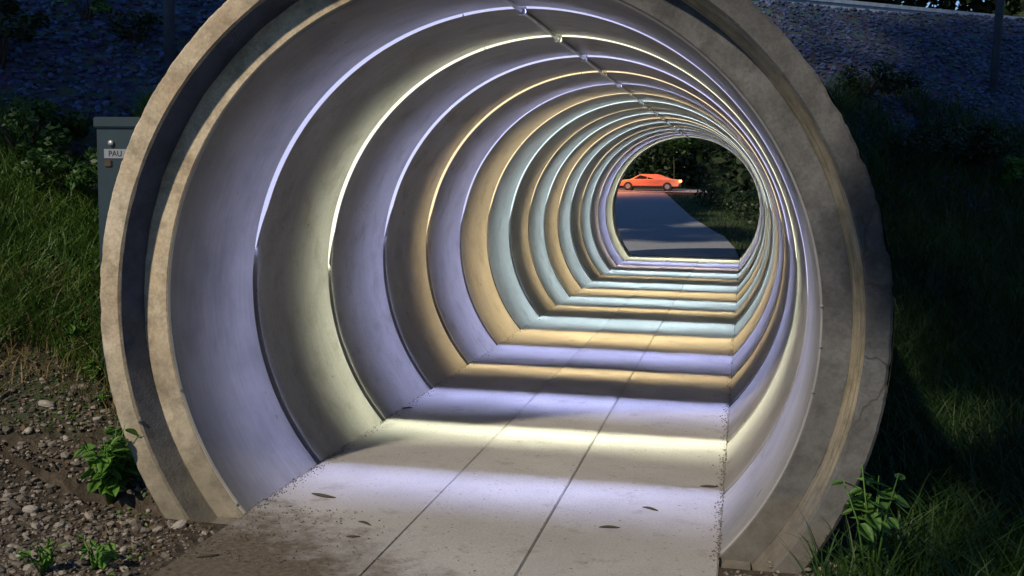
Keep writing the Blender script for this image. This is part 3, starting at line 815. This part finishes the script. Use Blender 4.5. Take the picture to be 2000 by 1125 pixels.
# ------------------------------------------------------------------ gravel, rocks, litter
def gravel():
    n = 26000
    x = rng.uniform(-4.6, -1.0, n); y = rng.uniform(-1.2, 1.3, n)
    z = hgt(x, y)
    dens = np.clip(1.0-(z-.25)/.55, .0, 1)
    keep = (rng.uniform(size=n) < dens) & ~in_pipe(x, y, z, .01) & (z < .85)
    keep &= ~((x > -1.5) & (rng.uniform(size=n) < (x+1.5)*2.2))
    x, y, z = x[keep], y[keep], z[keep]
    s = rng.lognormal(-4.15, .5, len(x)).clip(.006, .06)
    V, F = rocks_np(np.column_stack([x, y, z+s*.12]), s)
    tag(link('gravel', mesh_np('gravel', V, F), M_STONE), 'loose brown and grey gravel beside the pipe', 'gravel', kind='stuff')
    n = 700
    x = rng.uniform(1.05, 1.7, n); y = rng.uniform(-.6, .14, n); z = hgt(x, y); ok = ~in_pipe(x, y, z, -.12)
    k = ok; s = rng.uniform(.006, .03, n)[k]
    V, F = rocks_np(np.column_stack([x[k], y[k], z[k]+s*.15]), s)
    tag(link('grit', mesh_np('grit', V, F), M_STONE), 'small grit at the foot of the right rim', 'grit', kind='stuff')
gravel()

def ground_at(u, v):
    """point on the terrain seen at photo pixel (u, v) (2000 x 1125): used once to find where a thing stands"""
    cam = scene.camera; m = cam.matrix_world
    f = 2111.27
    d = (m.to_3x3() @ Vector(((u-1000)/f, -(v-562.5)/f, -1))).normalized(); o = m.translation
    t = 1.0
    while t < 60:
        p = o + d*t
        if p.z < float(hgt(p.x, p.y)): break
        t += .02
    return p
def post_at(u, v, *a):
    p = ground_at(u, v); post(p.x, p.y, *a)
post_at(1938, 178, 3.4, (.09, 0), .045, 'dark post leaning on the right gravel slope')
post_at(331, 128, 2.6, (.02, 0), .045, 'dark post on the gravel slope just left of the pipe rim')
ROCK_AT = [(350, 1032, .12), (60, 1000, .10), (275, 1037, .06), (155, 985, .07), (90, 795, .13), (210, 810, .07), (40, 1093, .11), (130, 860, .08),
           (25, 1070, .07), (240, 1078, .06), (70, 965, .06), (150, 905, .08), (290, 1000, .05), (172, 1042, .05), (110, 700, .07), (180, 745, .06), (55, 845, .08), (15, 905, .07)]
ROCK_LAB = ['broad pale stone beside the dirt at the foot of the left rim', 'long pale stone lying flat in the gravel near the lower left corner', 'small pale stone between the weeds and the rim',
            'pale wedge stone below the leafy weed', 'largest flat grey stone on the gravel slope', 'bright white stone against the rim below the grass', 'grey slab stone at the lowest left edge',
            'brownish stone halfway up the gravel slope']
for k, (u, v, s) in enumerate(ROCK_AT):
    p = ground_at(u, v); r_ = np.random.default_rng(100+k)
    V, F = rocks_np(np.zeros((1, 3)), np.array([s*.68]), r_)
    o = link('rock', mesh_np('rock', V, F), M_ROCK); o.location = (p.x, p.y, p.z+s*.12)
    bm = bmesh.new(); bm.from_mesh(o.data); bmesh.ops.bevel(bm, geom=bm.edges[:], offset=s*.06, segments=1, affect='EDGES'); bm.to_mesh(o.data); bm.free()
    tag(o, ROCK_LAB[k] if k < len(ROCK_LAB) else 'small grey brown stone standing out of the gravel left of the pipe', 'stone', 'stones on the gravel slope')

def litter():
    items = [(1190, 1030, .060, 20, 'dark curled twig lying alone on the right floor lane'), (1270, 994, .055, -25, 'grey leaf scrap on the right floor lane beyond the twig'),
             (632, 968, .09, -10, 'brown leaf stem on the left floor lane'), (712, 1022, .05, -25, 'short dark twig on the left floor lane'),
             (405, 1086, .06, 40, 'dark stick in the mud at the path edge'), (690, 1048, .04, 10, 'tiny leaf scrap on the floor near the mouth'),
             (795, 797, .05, 30, 'small heap of leaf bits by the left wall foot'), (1385, 950, .06, 15, 'dark leaf caught at the right wall foot')]
    for u, v, s, a, lab in items:
        d = ground_at(u, v)
        cam = scene.camera.matrix_world
        dirv = (cam.to_3x3() @ Vector(((u-1000)/2111.27, -(v-562.5)/2111.27, -1)))
        t = -(cam.translation.z-.004)/dirv.z; p = cam.translation + dirv*t
        mb = MB(); n = 6
        pts = [(s*(i/n-.5)*1.6, .10*s*math.sin(i*.55+a), .003+.002*math.sin(i*.6)) for i in range(n+1)]
        mb.tube(pts, [s*.10*math.sin(math.pi*(i+.4)/(n+.8))+.001 for i in range(n+1)], 6)
        o = link('twig', mb.mesh('twig', True), M_DARK); o.location = (p.x, p.y, .002); o.rotation_euler = (0, 0, rad(a))
        tag(o, lab, 'leaf litter', 'bits of litter on the floor')
litter()
def crumbs():
    n = 2000
    side = rng.random(n) < .5
    hw = math.sqrt(R0**2-AX**2)
    x = np.where(side, -hw+np.abs(rng.normal(0, .035, n)), hw-np.abs(rng.normal(0, .022, n)))
    y = rng.uniform(.1, 9, n)*rng.uniform(.1, 1, n)
    m = 500
    x[:m] = -1.12+np.abs(rng.normal(0, .45, m)); y[:m] = rng.uniform(-.5, .3, m)
    s = rng.uniform(.002, .010, n)
    V, F = rocks_np(np.column_stack([x, y, s*.2+.002]), s)
    tag(link('debris', mesh_np('debris', V, F), M_STONE), 'crumbs of earth along the floor edges', 'debris', kind='stuff')
crumbs()

# ------------------------------------------------------------------ grass and weeds
def blades_np(x, y, h, wdt, lean, r_=rng):
    n = len(x); z = hgt(x, y)
    a = r_.uniform(0, 6.28, n); dx, dy = np.cos(a), np.sin(a)
    ln = lean*r_.uniform(.2, 1.3, n)*h
    b = r_.uniform(0, 6.28, n); wx, wy = np.cos(b)*wdt/2, np.sin(b)*wdt/2
    V = []
    for t, ww in ((0, 1.0), (.45, .8), (.8, .45), (1.0, .06)):
        cx = x + dx*ln*t**2; cy = y + dy*ln*t**2; cz = z - .02 + h*t*(1-.25*lean*t)
        V.append(np.stack([cx-wx*ww, cy-wy*ww, cz], 1)); V.append(np.stack([cx+wx*ww, cy+wy*ww, cz], 1))
    V = np.stack(V, 1).reshape(-1, 3)
    q = np.array([(0, 1, 3, 2), (2, 3, 5, 4), (4, 5, 7, 6)])
    F = (q[None]+8*np.arange(n)[:, None, None]).reshape(-1, 4)
    return V, F

def scatter(n, x0, x1, y0, y1, cond):
    x = rng.uniform(x0, x1, n); y = rng.uniform(y0, y1, n); z = hgt(x, y)
    k = cond(x, y, z) & ~in_pipe(x, y, z, .02)
    return x[k], y[k]
def patch(x, y, s=1.0): return np.sin(x*2.1*s+1)*np.sin(y*2.7*s)+.5*np.sin(x*5.3*s)*np.sin(y*4.1*s+2)

def grasses():
    Vs, Fs, base = [], [], 0
    def add(x, y, h, w, lean):
        nonlocal base
        V, F = blades_np(x, y, h, w, lean); Vs.append(V); Fs.append(F+base); base += len(V)
    # left bank
    x, y = scatter(60000, -5.2, -1.6, -.6, 4.2, lambda x, y, z: (z > .48+.12*patch(x, y)) & (z < 1.75+.35*patch(x, y)))
    V, F = blades_np(x, y, rng.uniform(.10, .34, len(x)), rng.uniform(.006, .013, len(x)), .8)
    tag(link('lit_grass', mesh_np('lit_grass', V, F), M_GRASS_SUN), 'bright green grass on the bank left of the pipe', 'grass', kind='stuff')
    # right bank
    x, y = scatter(60000, 1.5, 7.5, -.8, 7.5, lambda x, y, z: (z < 2.3+.4*patch(x, y)) & ((x > 1.75) | (y < -.02)) & (x > 1.34))
    add(x, y, rng.uniform(.12, .42, len(x)), rng.uniform(.006, .013, len(x)), .8)
    # beyond the tunnel: verge right of the path
    x, y = scatter(30000, -6, 5.0, 18.7, 66, lambda x, y, z: (x > np.interp(y, [18.5, 22, 27.5, 39.3, 55, 70], [1.12, 1.0, .65, -.87, -2.5, -4.1])))
    add(x, y, rng.uniform(.06, .20, len(x)), rng.uniform(.012, .03, len(x)), .6)
    tag(link('grass', mesh_np('grass', np.concatenate(Vs), np.concatenate(Fs)), M_GRASS), 'rank green grass on the banks and verge', 'grass', kind='stuff')
    x, y = scatter(9000, -4.6, -1.6, -.6, 2.0, lambda x, y, z: (z > .38+.15*patch(x, y)) & (z < .95+.2*patch(x, y)))
    V, F = blades_np(x, y, rng.uniform(.08, .30, len(x)), rng.uniform(.004, .009, len(x)), 1.0)
    tag(link('dry_grass', mesh_np('dry_grass', V, F), M_STRAW), 'dry straw coloured stalks among the grass', 'grass', kind='stuff')
grasses()

def ground_leaves():
    for name, lab, n, mat, sz, lift in (('ground_cover', 'tiny creeping leaves between the stones', 5200, M_LEAF, .022, .02), ('leaf_litter', 'dead brown leaves scattered on the soil', 3800, M_DEAD, .030, .012)):
        x = rng.uniform(-4.4, -1.25, n); y = rng.uniform(-1.1, 1.2, n); z = hgt(x, y)
        k = (patch(x*1.3, y*1.3) > (.35 if name == 'ground_cover' else -.5)) & (z < .8) & ~in_pipe(x, y, z, .02)
        C = np.column_stack([x, y, z+rng.uniform(.2, 1, n)*lift])[k]
        V, F = leaves_np(C, sz, .7, 1.6)
        tag(link(name, mesh_np(name, V, F), mat), lab, 'ground cover', kind='stuff')
M_DEAD = simple('dead_leaf', (.085, .055, .03), .8, 0, .5, 30)
ground_leaves()

def leaf_shape():
    # heart-ish leaf in its own plane, along +x, 10 points folded along the midrib
    half = [(0, 0), (.08, .26), (.30, .40), (.60, .30), (.85, .12), (1.0, 0)]
    V = [(x, 0, 0) for x, _ in half] + [(x, w, .10*w+.04*math.sin(x*3)) for x, w in half[1:-1]] + [(x, -w, .10*w+.04*math.sin(x*3)) for x, w in half[1:-1]]
    F = []
    n = 6
    for s in (6, 10):
        F.append((0, 1, s, s)); 
        for i in range(1, 4): F.append((i, i+1, s+i, s+i-1))
        F.append((4, 5, s+3, s+3))
    return np.array(V), F
LV, LF = leaf_shape()

def weed(name, label, loc, height, spread, nstem, nleaf, lsize, mat, seed, lean=(0, 0), group=None, cat='weed', tmin=.25):
    r_ = random.Random(seed)
    root = empty(name, loc); tag(root, label, cat, group)
    mb = MB(); V = []; F = []
    for s in range(nstem):
        a = r_.uniform(0, 6.28); sp = spread*r_.uniform(.2, 1)
        top = Vector((math.cos(a)*sp+lean[0], math.sin(a)*sp+lean[1], height*r_.uniform(.55, 1)))
        mid = top*.5 + Vector((0, 0, height*.12))
        mb.tube([(0, 0, -.02), mid, top], [.006, .004, .002], 5)
        for k in range(nleaf):
            t = tmin+(1-tmin)*(k+r_.random()*.6)/nleaf
            p = Vector((0, 0, 0)).lerp(mid, t*2) if t < .5 else mid.lerp(top, t*2-1)
            yaw = r_.uniform(0, 6.28); sz = lsize*r_.uniform(.6, 1.2)
            mx = Matrix.Translation(p) @ Matrix.Rotation(yaw, 4, 'Z') @ Matrix.Rotation(r_.uniform(-.2, .9), 4, 'Y') @ Matrix.Rotation(r_.uniform(-.5, .5), 4, 'X') @ Matrix.Scale(sz, 4)
            b = len(V)
            off = Vector((.15, 0, 0))
            V += [tuple(mx @ (Vector(v)+off)) for v in LV]
            F += [tuple(b+i for i in f) for f in LF]
    link('stem', mb.mesh('stem', True), mat, root)
    me = bpy.data.meshes.new('leaves')
    me.from_pydata(V, [], [tuple(dict.fromkeys(f)) for f in F]); me.update()
    for p in me.polygons: p.use_smooth = True
    link('leaves', me, mat, root)
    return root
def gp(u, v): p = ground_at(u, v); return (p.x, p.y, p.z)
GW = 'leafy weeds at the foot of the pipe'
weed('weed_plant', 'big bright leafy weed growing against the left rim', gp(215, 985), .42, .17, 15, 9, .085, M_LEAF, 1, (0.0, 0), GW)
weed('weed_plant', 'small green sprig by the rim above the big weed', gp(180, 745), .16, .07, 5, 5, .05, M_LEAF, 2, (0, 0), GW)
weed('weed_plant', 'tiny sprig of leaves between the stones and the rim', gp(203, 795), .12, .05, 4, 4, .045, M_LEAF, 3, (0, 0), GW)
weed('weed_plant', 'low green weed among the stones at the bottom left', gp(185, 1110), .14, .13, 7, 5, .05, M_LEAF, 4, (0, 0), GW)
weed('weed_plant', 'straggling weed in the lower left corner', gp(85, 1120), .14, .12, 6, 5, .045, M_LEAF, 5, (0, 0), GW)
weed('weed_plant', 'grassy sprig at the lower edge of the left grass', gp(150, 690), .22, .08, 6, 5, .05, M_LEAF, 6, (0, 0), GW)
weed('vine', 'heart leaved vine leaning over the right rim near the ground', (1.71, -.20, float(hgt(1.71, -.20))), .58, .15, 7, 5, .082, M_VINE, 7, (-.03, -.06), None, 'vine', .5)
weed('weed_plant', 'low weed below the right rim in the grass', gp(1660, 1100), .10, .12, 5, 4, .07, M_LEAF_DIM, 8, (0, 0), GW)
# leafy shrubs on the banks
def shrub(name, label, loc, r, h, n, leaf, mat, seed, group='shrubs on the embankment'):
    r_ = np.random.default_rng(seed)
    root = empty(name, loc); tag(root, label, 'shrub', group)
    P, cc = crown_points((0, 0, h*.55), (r, r, h*.5), n, 14, r_)
    P = P[P[:, 2] > .02]
    mb = MB()
    for i in range(7): mb.tube([(0, 0, -.05), tuple(cc[i]*.5+np.array([0, 0, .05])), tuple(cc[i])], [.014, .009, .004], 5)
    link('stems', mb.mesh('stems', True), M_BARK, root)
    V, F = leaves_np(P, leaf, .5, .5, r_); link('foliage', mesh_np('foliage', V, F), mat, root)
for k, (u, v, r, h, n, leaf, mat, lab) in enumerate([
        (60, 330, .45, .5, 2600, .05, M_LEAF_DIM, 'green bush in the grass left of the cabinet'),
        (140, 395, .35, .35, 1900, .045, M_LEAF_DIM, 'low bush in front of the cabinet, half in shade'),
        (5, 130, .4, .5, 1000, .06, M_LEAF_DARK, 'dark bush high on the gravel at the left edge'),
        (170, 40, .30, .3, 260, .06, M_LEAF, 'sparse bush with lit leaves on the gravel slope at the top left'),
        (270, 85, .3, .25, 500, .05, M_LEAF_DARK, 'dark tuft of leaves on the gravel left of the pipe rim'),
        (1992, 385, .2, .4, 420, .07, M_LEAF, 'leafy sapling in the right grass catching light'),
        (1690, 190, .6, .3, 1500, .05, M_LEAF_DARK, 'dark bush on the gravel slope right of the rim'),
        (1850, 330, .8, .5, 2600, .05, M_LEAF_DARK, 'dark bush in the tall grass right of the pipe')]):
    shrub('shrub', lab, gp(u, v), r, h, n, leaf, mat, 60+k)
